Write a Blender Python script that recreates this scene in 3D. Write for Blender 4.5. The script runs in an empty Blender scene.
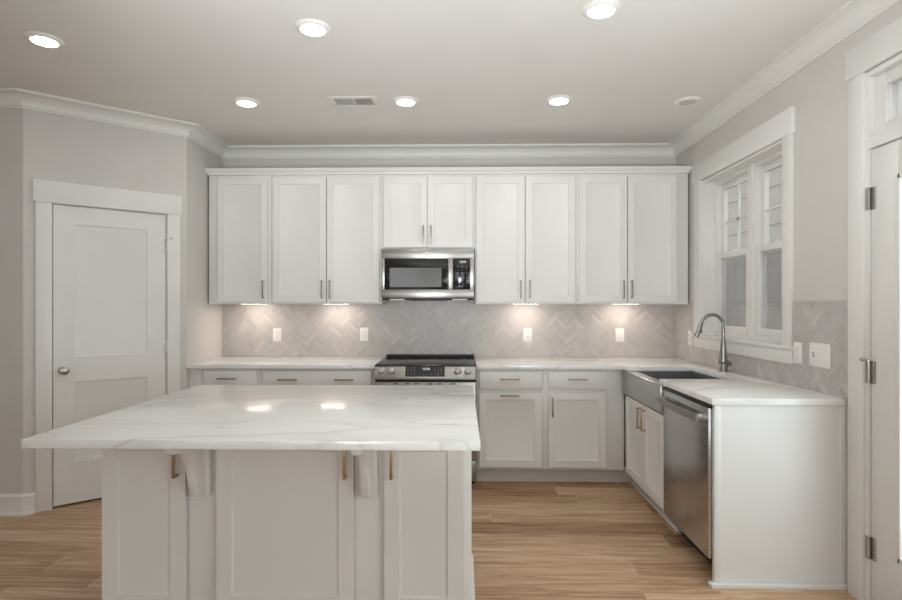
import bpy, bmesh, math, random
from mathutils import Vector, Matrix

S = 0.0254                       # everything below is written in inches
SC = bpy.context.scene
COL = SC.collection
random.seed(4)

# ------------------------------------------------------------------ camera, world, lights, exposure
XR, YB, XL = 73.0, 189.9, -83.0            # right wall, back wall, short left wall
CEIL = 108.0
REAR, FARL = -150.0, -210.0                # rear wall and far left wall of the open room

cam_data = bpy.data.cameras.new('camera')
cam_data.sensor_width = 36.0
cam_data.lens = 552.1 / 902.0 * 36.0
cam_data.shift_y = 5.47 / 902.0
cam_data.clip_start = 0.02
cam = bpy.data.objects.new('camera', cam_data)
COL.objects.link(cam)
cam.location = (0, 0, 53.71 * S)
cam.rotation_euler = (math.pi / 2, 0, math.radians(1.14))
SC.camera = cam

world = bpy.data.worlds.new('sky')
SC.world = world
world.use_nodes = True
bg = world.node_tree.nodes['Background']
bg.inputs['Color'].default_value = (0.90, 0.95, 1.0, 1)
bg.inputs['Strength'].default_value = 2.4


def area_light(name, loc, rot, sx, sy, watts, color=(1, 1, 1)):
    d = bpy.data.lights.new(name, 'AREA')
    d.shape = 'RECTANGLE'
    d.size, d.size_y = sx * S, sy * S
    d.energy = watts
    d.color = color
    o = bpy.data.objects.new(name, d)
    o.location = Vector(loc) * S
    o.rotation_euler = rot
    COL.objects.link(o)
    return o


# daylight: the glazed door; the rear and side lights are added, in made-up windows
P_REAR, P_DOOR, P_SIDE, LED_W, STRIP_W, P_UP = 3.5, 12.5, 47.0, 74.0, 32.0, 290.0
TILT = math.radians(90 + 28)      # added lights lean upward to brighten the ceiling
for nm, px in (('a', -150), ('b', -68), ('c', 14)):
    area_light('added_rear_light_' + nm, (px, REAR + 1, 62), (TILT, 0, 0), 56, 72, P_REAR, (0.83, 0.955, 1.0))  # added fill at unseen rear openings
area_light('daylight_glazed_door', (XR + 3.5, 82.85, 44), (math.pi / 2, 0, math.pi / 2), 22, 62, P_DOOR, (0.83, 0.955, 1.0))
area_light('added_side_light', (XR - 0.5, -10, 56), (TILT, 0, math.pi / 2), 84, 60, P_SIDE, (0.83, 0.955, 1.0))  # added fill at an unseen opening in the right wall

# added fill spot, unseen beside the camera, aimed up to brighten the ceiling
up = bpy.data.lights.new('added_ceiling_fill', 'SPOT')
up.energy = P_UP
up.spot_size = math.radians(102)
up.spot_blend = 0.9
up.shadow_soft_size = 0.25
up.color = (0.93, 0.965, 1.0)
uo = bpy.data.objects.new('added_ceiling_fill', up)
uo.location = Vector((-14, 6, 46)) * S
uo.rotation_euler = (Vector((8, 82, 108)) - Vector((-14, 6, 46))).to_track_quat('-Z', 'Y').to_euler()
COL.objects.link(uo)

SC.view_settings.view_transform = 'Standard'
SC.view_settings.look = 'None'
SC.view_settings.gamma = 1.0
SC.view_settings.use_curve_mapping = False
SC.view_settings.exposure = 0.0
try:
    SC.cycles.use_denoising = True
    SC.cycles.max_bounces = 12
    SC.cycles.diffuse_bounces = 8
    SC.cycles.transparent_max_bounces = 16
    SC.cycles.sample_clamp_indirect = 6.0
except Exception:
    pass

# ------------------------------------------------------------------ materials


def srgb(r, g, b):
    def f(c):
        c /= 255.0
        return c / 12.92 if c <= 0.04045 else ((c + 0.055) / 1.055) ** 2.4
    return (f(r), f(g), f(b), 1.0)


def new_mat(name):
    m = bpy.data.materials.new(name)
    m.use_nodes = True
    nt = m.node_tree
    return m, nt, nt.nodes['Principled BSDF']


def node(nt, kind, **kw):
    n = nt.nodes.new(kind)
    for k, v in kw.items():
        setattr(n, k, v)
    return n


def noise(nt, vec, scale, detail=4.0, rough=0.5, distort=0.0):
    n = node(nt, 'ShaderNodeTexNoise')
    n.inputs['Scale'].default_value = scale
    n.inputs['Detail'].default_value = detail
    n.inputs['Roughness'].default_value = rough
    n.inputs['Distortion'].default_value = distort
    if vec is not None:
        nt.links.new(vec, n.inputs['Vector'])
    return n.outputs['Fac']


def coords(nt, scale=(1, 1, 1)):
    g = node(nt, 'ShaderNodeNewGeometry')
    mp = node(nt, 'ShaderNodeMapping')
    mp.inputs['Scale'].default_value = scale
    nt.links.new(g.outputs['Position'], mp.inputs['Vector'])
    return mp.outputs['Vector']


def ramp(nt, fac, stops):
    r = node(nt, 'ShaderNodeValToRGB')
    el = r.color_ramp.elements
    while len(el) > 1:
        el.remove(el[-1])
    el[0].position, el[0].color = stops[0]
    for p, c in stops[1:]:
        e = el.new(p)
        e.color = c
    nt.links.new(fac, r.inputs['Fac'])
    return r.outputs['Color']


def bump(nt, bsdf, h, strength, dist=0.001):
    b = node(nt, 'ShaderNodeBump')
    b.inputs['Strength'].default_value = strength
    b.inputs['Distance'].default_value = dist
    nt.links.new(h, b.inputs['Height'])
    nt.links.new(b.outputs['Normal'], bsdf.inputs['Normal'])


def paint(name, c, rough, tex=60.0, amt=0.06, var=0.02):
    m, nt, b = new_mat(name)
    v = coords(nt)
    f = noise(nt, v, 3.0, 2.0)
    hi = tuple(min(1, x * (1 + var)) for x in c[:3]) + (1,)
    lo = tuple(x * (1 - var) for x in c[:3]) + (1,)
    nt.links.new(ramp(nt, f, [(0.3, lo), (0.7, hi)]), b.inputs['Base Color'])
    b.inputs['Roughness'].default_value = rough
    if amt:
        bump(nt, b, noise(nt, v, tex, 3.0), amt, 0.0006)
    return m


def flat(name, c, rough, metal=0.0, spec=None):
    m, nt, b = new_mat(name)
    v = coords(nt)
    f = noise(nt, v, 18.0, 2.0)
    mr = node(nt, 'ShaderNodeMapRange')
    mr.inputs['To Min'].default_value = max(0.02, rough - 0.03)
    mr.inputs['To Max'].default_value = rough + 0.03
    nt.links.new(f, mr.inputs['Value'])
    nt.links.new(mr.outputs['Result'], b.inputs['Roughness'])
    b.inputs['Base Color'].default_value = c
    b.inputs['Metallic'].default_value = metal
    if spec is not None:
        b.inputs['Specular IOR Level'].default_value = spec
    return m


def brushed(name, c, rough, axis_scale, amt=0.05):
    m, nt, b = new_mat(name)
    v = coords(nt, axis_scale)
    f = noise(nt, v, 1.0, 3.0)
    lo = tuple(x * 0.975 for x in c[:3]) + (1,)
    nt.links.new(ramp(nt, f, [(0.3, lo), (0.7, c)]), b.inputs['Base Color'])
    mr = node(nt, 'ShaderNodeMapRange')
    mr.inputs['To Min'].default_value = rough - 0.015
    mr.inputs['To Max'].default_value = rough + 0.015
    nt.links.new(f, mr.inputs['Value'])
    nt.links.new(mr.outputs['Result'], b.inputs['Roughness'])
    b.inputs['Metallic'].default_value = 1.0
    if amt:
        bump(nt, b, f, amt, 0.0003)
    return m


def emit(name, c, strength):
    m, nt, b = new_mat(name)
    b.inputs['Base Color'].default_value = (0.9, 0.9, 0.9, 1)
    b.inputs['Emission Color'].default_value = c
    b.inputs['Emission Strength'].default_value = strength
    return m


def thin_glass(name, tint=(1, 1, 1, 1), ior=1.45):
    m = bpy.data.materials.new(name)
    m.use_nodes = True
    nt = m.node_tree
    nt.nodes.remove(nt.nodes['Principled BSDF'])
    out = nt.nodes['Material Output']
    t = node(nt, 'ShaderNodeBsdfTransparent')
    t.inputs['Color'].default_value = tint
    g = node(nt, 'ShaderNodeBsdfGlossy')
    g.inputs['Roughness'].default_value = 0.01
    lw = node(nt, 'ShaderNodeLayerWeight')
    lw.inputs['Blend'].default_value = 0.5
    pw = node(nt, 'ShaderNodeMath', operation='POWER')
    nt.links.new(lw.outputs['Facing'], pw.inputs[0])
    pw.inputs[1].default_value = 4.0
    fr = node(nt, 'ShaderNodeMapRange')
    fr.inputs['To Min'].default_value = 0.04
    fr.inputs['To Max'].default_value = 0.9
    nt.links.new(pw.outputs[0], fr.inputs['Value'])
    mx = node(nt, 'ShaderNodeMixShader')
    nt.links.new(fr.outputs['Result'], mx.inputs['Fac'])
    nt.links.new(t.outputs['BSDF'], mx.inputs[1])
    nt.links.new(g.outputs['BSDF'], mx.inputs[2])
    nt.links.new(mx.outputs['Shader'], out.inputs['Surface'])
    return m


def screen_mesh(name):
    m = bpy.data.materials.new(name)
    m.use_nodes = True
    nt = m.node_tree
    b = nt.nodes['Principled BSDF']
    out = nt.nodes['Material Output']
    b.inputs['Base Color'].default_value = (0.10, 0.11, 0.12, 1)
    b.inputs['Roughness'].default_value = 0.7
    t = node(nt, 'ShaderNodeBsdfTransparent')
    mx = node(nt, 'ShaderNodeMixShader')
    mx.inputs['Fac'].default_value = 0.33
    nt.links.new(t.outputs['BSDF'], mx.inputs[1])
    nt.links.new(b.outputs['BSDF'], mx.inputs[2])
    nt.links.new(mx.outputs['Shader'], out.inputs['Surface'])
    return m


def floor_material():
    m, nt, b = new_mat('oak_planks')
    L = nt.links.new
    g = node(nt, 'ShaderNodeNewGeometry')
    sep = node(nt, 'ShaderNodeSeparateXYZ')
    L(g.outputs['Position'], sep.inputs[0])

    def M(op, a, bb=None):
        n = node(nt, 'ShaderNodeMath', operation=op)
        for i, x in enumerate((a, bb)):
            if x is None:
                continue
            if isinstance(x, (int, float)):
                n.inputs[i].default_value = x
            else:
                L(x, n.inputs[i])
        return n.outputs[0]
    PW, PL = 6.67 * S, 60 * S
    yy = M('DIVIDE', M('ADD', sep.outputs['Y'], (-103.65 + 6.67 * 60) * S), PW)
    row = M('FLOOR', yy)
    fy = M('FRACT', yy)
    wn = node(nt, 'ShaderNodeTexWhiteNoise', noise_dimensions='1D')
    L(row, wn.inputs['W'])
    xx = M('DIVIDE', M('ADD', M('ADD', sep.outputs['X'], 20.0), M('MULTIPLY', wn.outputs['Value'], PL)), PL)
    fx = M('FRACT', xx)
    idx = M('ADD', M('FLOOR', xx), M('MULTIPLY', row, 37.13))
    wn2 = node(nt, 'ShaderNodeTexWhiteNoise', noise_dimensions='1D')
    L(idx, wn2.inputs['W'])
    # grain stretched along the plank, shifted per plank
    comb = node(nt, 'ShaderNodeCombineXYZ')
    L(M('MULTIPLY', sep.outputs['X'], 1.3), comb.inputs['X'])
    L(M('MULTIPLY', sep.outputs['Y'], 26.0), comb.inputs['Y'])
    L(M('MULTIPLY', wn2.outputs['Value'], 40.0), comb.inputs['Z'])
    grain = noise(nt, comb.outputs[0], 1.5, 7.0, 0.62, 1.1)
    comb2 = node(nt, 'ShaderNodeCombineXYZ')
    L(M('MULTIPLY', sep.outputs['X'], 3.0), comb2.inputs['X'])
    L(M('MULTIPLY', sep.outputs['Y'], 150.0), comb2.inputs['Y'])
    L(M('MULTIPLY', wn2.outputs['Value'], 17.0), comb2.inputs['Z'])
    fine = noise(nt, comb2.outputs[0], 1.5, 3.0, 0.5)
    tone = M('ADD', M('MULTIPLY', wn2.outputs['Value'], 0.22), M('ADD', M('MULTIPLY', grain, 0.86), M('MULTIPLY', fine, 0.22)))
    col = ramp(nt, M('SUBTRACT', tone, 0.13), [(0.30, srgb(118, 86, 60)), (0.43, srgb(156, 121, 91)), (0.56, srgb(184, 150, 119)), (0.72, srgb(208, 180, 152))])
    seam = M('LESS_THAN', fy, 0.014)
    joint = M('LESS_THAN', fx, 0.0024)
    mix0 = node(nt, 'ShaderNodeMix', data_type='RGBA')
    L(M('MULTIPLY', joint, 0.75), mix0.inputs['Factor'])
    L(col, mix0.inputs[6])
    mix0.inputs[7].default_value = srgb(214, 190, 165)
    mix = node(nt, 'ShaderNodeMix', data_type='RGBA')
    L(M('MULTIPLY', seam, 0.45), mix.inputs['Factor'])
    L(mix0.outputs[2], mix.inputs[6])
    mix.inputs[7].default_value = srgb(112, 82, 58)
    L(mix.outputs[2], b.inputs['Base Color'])
    b.inputs['Roughness'].default_value = 0.42
    b.inputs['Specular IOR Level'].default_value = 0.35
    bump(nt, b, M('SUBTRACT', fine, M('MULTIPLY', seam, 2.0)), 0.10, 0.0006)
    return m


def quartz(name):
    m, nt, b = new_mat(name)
    L = nt.links.new
    g = node(nt, 'ShaderNodeNewGeometry')
    mp = node(nt, 'ShaderNodeMapping')
    mp.inputs['Rotation'].default_value = (0, 0, math.radians(24))
    mp.inputs['Scale'].default_value = (0.55, 2.0, 1.0)
    L(g.outputs['Position'], mp.inputs['Vector'])
    v = mp.outputs['Vector']

    def vein(src, centre, width):
        a = node(nt, 'ShaderNodeMath', operation='SUBTRACT')
        L(src, a.inputs[0])
        a.inputs[1].default_value = centre
        c = node(nt, 'ShaderNodeMath', operation='ABSOLUTE')
        L(a.outputs[0], c.inputs[0])
        r = node(nt, 'ShaderNodeMapRange')
        r.interpolation_type = 'SMOOTHSTEP'
        r.inputs['From Min'].default_value = 0.0
        r.inputs['From Max'].default_value = width
        r.inputs['To Min'].default_value = 1.0
        r.inputs['To Max'].default_value = 0.0
        L(c.outputs[0], r.inputs['Value'])
        return r.outputs['Result']

    def times(a, k):
        n = node(nt, 'ShaderNodeMath', operation='MULTIPLY')
        L(a, n.inputs[0])
        if isinstance(k, float):
            n.inputs[1].default_value = k
        else:
            L(k, n.inputs[1])
        return n.outputs[0]

    def top(a, c):
        n = node(nt, 'ShaderNodeMath', operation='MAXIMUM')
        L(a, n.inputs[0])
        L(c, n.inputs[1])
        return n.outputs[0]
    n1 = noise(nt, v, 1.35, 3.0, 0.42, 0.35)
    n2 = noise(nt, v, 2.3, 3.0, 0.42, 0.3)
    patch = noise(nt, v, 1.7, 2.0)
    veins = top(times(vein(n1, 0.52, 0.012), 0.75), top(times(vein(n1, 0.50, 0.05), 0.25), times(vein(n2, 0.42, 0.009), 0.5)))
    veins = times(veins, patch)
    mix = node(nt, 'ShaderNodeMix', data_type='RGBA')
    L(veins, mix.inputs['Factor'])
    L(ramp(nt, patch, [(0.3, srgb(229, 228, 225)), (0.7, srgb(237, 236, 234))]), mix.inputs[6])
    mix.inputs[7].default_value = srgb(160, 154, 147)
    L(mix.outputs[2], b.inputs['Base Color'])
    b.inputs['Roughness'].default_value = 0.15
    b.inputs['Specular IOR Level'].default_value = 0.5
    return m


def tile_material():
    m, nt, b = new_mat('herringbone_marble')
    L = nt.links.new
    a = node(nt, 'ShaderNodeAttribute', attribute_name='tone')
    v = coords(nt)
    n = noise(nt, v, 14.0, 5.0, 0.6, 1.0)
    mr = node(nt, 'ShaderNodeMapRange')
    mr.inputs['To Min'].default_value = 0.86
    mr.inputs['To Max'].default_value = 1.12
    L(n, mr.inputs['Value'])
    mu = node(nt, 'ShaderNodeVectorMath', operation='SCALE')
    L(a.outputs['Color'], mu.inputs[0])
    L(mr.outputs['Result'], mu.inputs['Scale'])
    L(mu.outputs[0], b.inputs['Base Color'])
    b.inputs['Roughness'].default_value = 0.34
    return m


MT = {}
MT['wall'] = paint('wall_paint', srgb(204, 201, 196), 0.75, 120, 0.05)
MT['ceiling'] = paint('ceiling_paint', srgb(222, 220, 216), 0.85, 120, 0.05)
MT['trim'] = paint('white_trim_paint', srgb(223, 222, 218), 0.42, 40, 0.02)
MT['cab'] = paint('white_cabinet_paint', srgb(223, 222, 219), 0.38, 40, 0.02)
MT['island'] = paint('island_paint', srgb(220, 217, 212), 0.40, 40, 0.02)
MT['toe'] = paint('toe_kick_shade_paint', srgb(206, 204, 201), 0.5, 40, 0.02)  # greyer than the cabinet paint: shade under the cabinets put into the colour
MT['shadowgap'] = paint('dark_recess', srgb(30, 29, 28), 0.8, 40, 0.02)
MT['quartz'] = quartz('white_quartz')
MT['floor'] = floor_material()
MT['tile'] = tile_material()
MT['grout'] = paint('grout', srgb(190, 185, 179), 0.85, 200, 0.08)
MT['steel'] = brushed('brushed_stainless', (0.37, 0.355, 0.335, 1), 0.30, (2, 2, 900), 0.0)
MT['steelx'] = brushed('brushed_stainless_front', (0.54, 0.54, 0.54, 1), 0.27, (2, 2, 900), 0.0)
MT['sink'] = brushed('sink_stainless', (0.36, 0.36, 0.36, 1), 0.35, (3, 3, 300), 0.0)
MT['nickel'] = flat('brushed_nickel', (0.50, 0.485, 0.46, 1), 0.24, 1.0)
MT['faucet'] = flat('faucet_nickel', (0.36, 0.35, 0.335, 1), 0.26, 1.0)
MT['bronze'] = flat('champagne_bronze', (0.46, 0.335, 0.20, 1), 0.33, 1.0)
MT['pull'] = flat('brushed_bronze_pull', (0.30, 0.25, 0.195, 1), 0.33, 1.0)
MT['black'] = flat('black_glass', (0.012, 0.012, 0.013, 1), 0.08)
MT['cook'] = flat('ceramic_cooktop', (0.018, 0.018, 0.019, 1), 0.16)
MT['matte'] = flat('matte_black', (0.015, 0.015, 0.015, 1), 0.5)
MT['window_mw'] = flat('microwave_window', (0.13, 0.128, 0.122, 1), 0.14)
MT['plastic'] = flat('white_plastic', srgb(232, 230, 226), 0.35)
MT['slot'] = flat('grey_slot', srgb(120, 117, 113), 0.5)
MT['burner'] = flat('burner_marking', (0.06, 0.06, 0.06, 1), 0.3)
MT['print'] = flat('light_print', srgb(205, 205, 203), 0.4)
MT['greyprint'] = flat('grey_print', srgb(185, 184, 182), 0.4)
MT['grille'] = flat('white_grille', srgb(222, 220, 216), 0.45)
MT['led'] = emit('led_lens', (0.985, 0.985, 0.975, 1), LED_W)
MT['strip'] = emit('under_cabinet_lens', (1.0, 0.86, 0.74, 1), STRIP_W)
MT['offlens'] = flat('unlit_lens', srgb(200, 198, 194), 0.4)
MT['mwlens'] = flat('hood_lamp_lens', srgb(215, 213, 208), 0.3)
MT['digits'] = emit('display_digits', (0.8, 0.9, 1.0, 1), 0.5)
MT['glass'] = thin_glass('window_glass')
MT['screen'] = screen_mesh('insect_screen')
MT['siding'] = paint('beige_siding', srgb(122, 116, 108), 0.7, 40, 0.05)
MT['ground'] = paint('dry_ground', srgb(150, 140, 125), 0.9, 20, 0.2)

# ------------------------------------------------------------------ mesh builder


class MB:
    def __init__(self):
        self.bm = bmesh.new()

    def verts(self, pts):
        return [self.bm.verts.new(p) for p in pts]

    def box(self, x0, x1, y0, y1, z0, z1, bev=0.0, seg=2):
        x0, x1 = sorted((x0, x1)); y0, y1 = sorted((y0, y1)); z0, z1 = sorted((z0, z1))
        v = self.verts([(x0, y0, z0), (x1, y0, z0), (x1, y1, z0), (x0, y1, z0),
                        (x0, y0, z1), (x1, y0, z1), (x1, y1, z1), (x0, y1, z1)])
        fs = [self.bm.faces.new([v[i] for i in q]) for q in
              ((3, 2, 1, 0), (4, 5, 6, 7), (0, 1, 5, 4), (1, 2, 6, 5), (2, 3, 7, 6), (3, 0, 4, 7))]
        if bev:
            es = list({e for f in fs for e in f.edges})
            bmesh.ops.bevel(self.bm, geom=es, offset=bev, segments=seg, affect='EDGES', profile=0.5)
        return self

    def loft(self, rings, closed=True, caps=True):
        R = [self.verts(r) for r in rings]
        n = len(R[0])
        for a, b in zip(R, R[1:]):
            for i in range(n if closed else n - 1):
                j = (i + 1) % n
                self.bm.faces.new((a[i], a[j], b[j], b[i]))
        if caps:
            self.bm.faces.new(list(reversed(R[0])))
            self.bm.faces.new(R[-1])
        return self

    def prism(self, poly, axis, a0, a1, bev=0.0):
        # poly: 2-D points in the two remaining axes, in x,y,z order
        def p3(q, a):
            q = list(q)
            q.insert(axis, a)
            return tuple(q)
        before = set(self.bm.faces)
        self.loft([[p3(q, a0) for q in poly], [p3(q, a1) for q in poly]])
        new = [f for f in self.bm.faces if f not in before]
        bmesh.ops.recalc_face_normals(self.bm, faces=new)
        if bev:
            es = list({e for f in new for e in f.edges})
            bmesh.ops.bevel(self.bm, geom=es, offset=bev, segments=2, affect='EDGES', profile=0.5)
        return self

    def tube(self, path, radii, n=14, caps=True, squash=None):
        path = [Vector(p) for p in path]
        if not isinstance(radii, (list, tuple)):
            radii = [radii] * len(path)
        rings = []
        up = None
        for i, p in enumerate(path):
            t = (path[min(i + 1, len(path) - 1)] - path[max(i - 1, 0)]).normalized()
            if up is None:
                up = Vector((0, 0, 1)) if abs(t.z) < 0.9 else Vector((0, 1, 0))
            u = (up - t * up.dot(t)).normalized()
            w = t.cross(u)
            up = u
            k = squash or (1, 1)
            rings.append([tuple(p + u * (radii[i] * k[0] * math.cos(2 * math.pi * j / n)) + w * (radii[i] * k[1] * math.sin(2 * math.pi * j / n))) for j in range(n)])
        self.loft(rings, True, caps)
        return self

    def cyl(self, p0, p1, r, n=24, r2=None):
        return self.tube([p0, p1], [r, r if r2 is None else r2], n)

    def lathe(self, prof, origin, axis=2, n=36):
        # prof: (radius, height along axis)
        o = Vector(origin)
        rings = []
        for r, h in prof:
            ring = []
            for j in range(n):
                a = 2 * math.pi * j / n
                c, s_ = r * math.cos(a), r * math.sin(a)
                ring.append(tuple(o + Vector([(h, c, s_), (s_, h, c), (c, s_, h)][axis])))
            rings.append(ring)
        self.loft(rings)
        return self

    def sweep(self, path, prof, side=1, closed=False):
        # path: 2-D plan points; prof: (distance off the wall, z); mitred corners
        P = [Vector(p) for p in path]
        rings = []
        for i, p in enumerate(P):
            ds = []
            if i > 0:
                ds.append((P[i] - P[i - 1]).normalized())
            if i < len(P) - 1:
                ds.append((P[i + 1] - P[i]).normalized())
            ns = [Vector((-d.y, d.x)) * side for d in ds]
            m = sum(ns, Vector((0, 0)))
            m.normalize()
            m = m / max(0.2, m.dot(ns[0]))
            rings.append([(p.x + m.x * d, p.y + m.y * d, z) for d, z in prof])
        self.loft(rings)
        return self

    def mesh(self, name, off=Vector((0, 0, 0))):
        bmesh.ops.recalc_face_normals(self.bm, faces=self.bm.faces)
        bmesh.ops.translate(self.bm, verts=self.bm.verts, vec=-Vector(off))
        bmesh.ops.scale(self.bm, verts=self.bm.verts, vec=(S, S, S))
        me = bpy.data.meshes.new(name)
        self.bm.to_mesh(me)
        self.bm.free()
        for p in me.polygons:
            p.use_smooth = True
        me.set_sharp_from_angle(angle=math.radians(32))
        return me


def text_mesh(body, size, depth=0.01):
    cu = bpy.data.curves.new('lettering', 'FONT')
    cu.body = body
    cu.size = size
    cu.extrude = depth
    cu.align_x = 'CENTER'
    cu.align_y = 'CENTER'
    cu.resolution_u = 2
    o = bpy.data.objects.new('lettering', cu)
    COL.objects.link(o)
    dg = bpy.context.evaluated_depsgraph_get()
    me = bpy.data.meshes.new_from_object(o.evaluated_get(dg))
    bpy.data.objects.remove(o)
    bpy.data.curves.remove(cu)
    return me


def add_text(mb, body, size, pos, facing='front', depth=0.01):
    """lettering on a vertical face: 'front' faces -Y (reads along +X), 'left' faces -X (reads along -Y ... towards the camera)"""
    me = text_mesh(body, size, depth)
    if facing == 'front':
        R = Matrix(((1, 0, 0), (0, 0, -1), (0, 1, 0)))
    else:
        R = Matrix(((0, 0, -1), (-1, 0, 0), (0, 1, 0)))
    vs = [mb.bm.verts.new(R @ v.co + Vector(pos)) for v in me.vertices]
    for p in me.polygons:
        try:
            mb.bm.faces.new([vs[i] for i in p.vertices])
        except ValueError:
            pass
    bpy.data.meshes.remove(me)


def link(name, me, mat, parent=None, loc=(0, 0, 0)):
    o = bpy.data.objects.new(name, me)
    COL.objects.link(o)
    if mat is not None and not me.materials:
        me.materials.append(mat)
    o.parent = parent
    o.location = Vector(loc) * S
    return o


def struct(name, mb, mat, label=None):
    o = link(name, mb.mesh(name), mat)
    o['kind'] = 'structure'
    if label:
        o['label'] = label
    return o


class Thing:
    def __init__(self, name, loc, label, cat, group=None, kind=None, rotz=0.0):
        self.loc = Vector(loc)
        o = bpy.data.objects.new(name, None)
        o.empty_display_size = 0.05
        COL.objects.link(o)
        o.location = self.loc * S
        o.rotation_euler = (0, 0, rotz)
        if label:
            o['label'] = label
        if cat:
            o['category'] = cat
        if group:
            o['group'] = group
        if kind:
            o['kind'] = kind
        self.o = o
        self.local = rotz != 0.0

    def part(self, name, mb, mat, parent=None, label=None):
        off = Vector((0, 0, 0)) if self.local else self.loc
        o = link(name, mb.mesh(name, off), mat, parent or self.o)
        if label:
            o['label'] = label
        return o


def single(name, mb, mat, loc, label, cat, group=None):
    o = link(name, mb.mesh(name, Vector(loc)), mat, None, loc)
    o['label'] = label
    o['category'] = cat
    if group:
        o['group'] = group
    return o


def copy_thing(root, loc, label, rotz=None):
    r = root.copy()
    COL.objects.link(r)
    r.location = Vector(loc) * S
    if rotz is not None:
        r.rotation_euler = (0, 0, rotz)
    r['label'] = label
    for ch in list(root.children):
        c = ch.copy()
        COL.objects.link(c)
        c.parent = r
        for g in list(ch.children):
            d = g.copy()
            COL.objects.link(d)
            d.parent = c
    return r


# ------------------------------------------------------------------ setting: floor, ceiling, walls
WT = 6.0
P0, P1 = Vector((-112.7, 139.6)), Vector((XL, 165.0))
PV = (P1 - P0)
PLEN = PV.length
PE = PV.normalized()
PANG = math.atan2(PE.y, PE.x)

struct('floor', MB().box(FARL - WT, XR + WT, REAR - WT, YB + WT, -2, 0), MT['floor'])
struct('ceiling', MB().box(FARL - WT, XR + WT, REAR - WT, YB + WT, CEIL, CEIL + 4), MT['ceiling'])
struct('wall_back', MB().box(FARL - WT, XR + WT, YB, YB + WT, 0, CEIL), MT['wall'])

WY0, WY1, WZ0, WZ1 = 126.1, 169.5, 44.6, 91.3        # window opening
DY0, DY1, DZ1 = 64.5, 101.2, 95.5                    # glazed door opening
mb = MB()
mb.box(XR, XR + WT, WY1, YB, 0, CEIL)
mb.box(XR, XR + WT, WY0, WY1, 0, 44.04)
mb.box(XR, XR + WT, WY0, WY1, WZ1, CEIL)
mb.box(XR, XR + WT, DY1, WY0, 0, CEIL)
mb.box(XR, XR + WT, DY0, DY1, DZ1, CEIL)
mb.box(XR, XR + WT, 34, DY0, 0, CEIL)
mb.box(XR, XR + WT, -54, 34, 0, 24)  # wall below an unseen opening added for the side light
mb.box(XR, XR + WT, -54, 34, 88, CEIL)
mb.box(XR, XR + WT, REAR, -54, 0, CEIL)
struct('wall_right', mb, MT['wall'])
struct('wall_left', MB().box(XL - 4.5, XL, 165.0, YB, 0, CEIL), MT['wall'])
# angled pantry wall, door opening cut
DA0, DA1, DH = 5.9, 33.7, 80.9
mb = MB()
mb.box(0, DA0, 0, 4.5, 0, CEIL)
mb.box(DA1, PLEN, 0, 4.5, 0, CEIL)
mb.box(DA0, DA1, 0, 4.5, DH, CEIL)
wp = struct('wall_pantry', mb, MT['wall'])
wp.location = (P0.x * S, P0.y * S, 0)
wp.rotation_euler = (0, 0, PANG)
struct('wall_side', MB().box(FARL, P0.x, P0.y, P0.y + 4.5, 0, CEIL), MT['wall'])
struct('wall_far', MB().box(FARL - WT, FARL, REAR, YB, 0, CEIL), MT['wall'])
mb = MB()
wx = [(-178, -122), (-96, -40), (-14, 42)]  # unseen openings added to let light in from behind
edges = [FARL] + [x for w in wx for x in w] + [XR]
for i in range(0, len(edges), 2):
    mb.box(edges[i], edges[i + 1], REAR - WT, REAR, 0, CEIL)
for a, b in wx:
    mb.box(a, b, REAR - WT, REAR, 0, 26)
    mb.box(a, b, REAR - WT, REAR, 98, CEIL)
struct('wall_rear', mb, MT['wall'])

# crown moulding round the room
cove = [(0, 104.35), (0.5, 104.35), (0.55, 104.75), (0.8, 104.85)]
for k in range(0, 9):
    a = math.radians(90 * k / 8)
    cove.append((0.8 + 2.7 * (1 - math.cos(a)), 104.95 + 2.45 * math.sin(a)))
cove += [(3.55, 107.5), (3.95, 107.5), (4.0, 108.0), (0, 108.0)]
path = [(XR, REAR), (XR, YB), (XL, YB), (XL, 165.0), tuple(P0), (FARL, P0.y)]
struct('trim_1', MB().sweep(path, cove, side=1), MT['trim'])

# baseboards left
base_prof = [(0, 0), (1.15, 0), (1.15, 0.5), (0.95, 0.75), (0.62, 0.8), (0.62, 4.7), (0.4, 5.05), (0.3, 5.3), (0, 5.3)]
q = P0 + PE * 2.45
struct('baseboard_left', MB().sweep([tuple(q), tuple(P0), (FARL, P0.y)], base_prof, side=1), MT['trim'])
struct('baseboard_pantry', MB().sweep([tuple(P1 - PE * 0.0), tuple(P0 + PE * 37.15)], base_prof, side=1), MT['trim'])
struct('baseboard_rear', MB().sweep([(FARL, REAR), (XR, REAR)], base_prof, side=1), MT['trim'])

# ------------------------------------------------------------------ pantry door (local frame: x along the wall, -y into the room)
d = Thing('door_1', (P0.x, P0.y, 0), 'white two-panel pantry door in the angled wall at the left', 'door', kind='structure', rotz=PANG)


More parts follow.
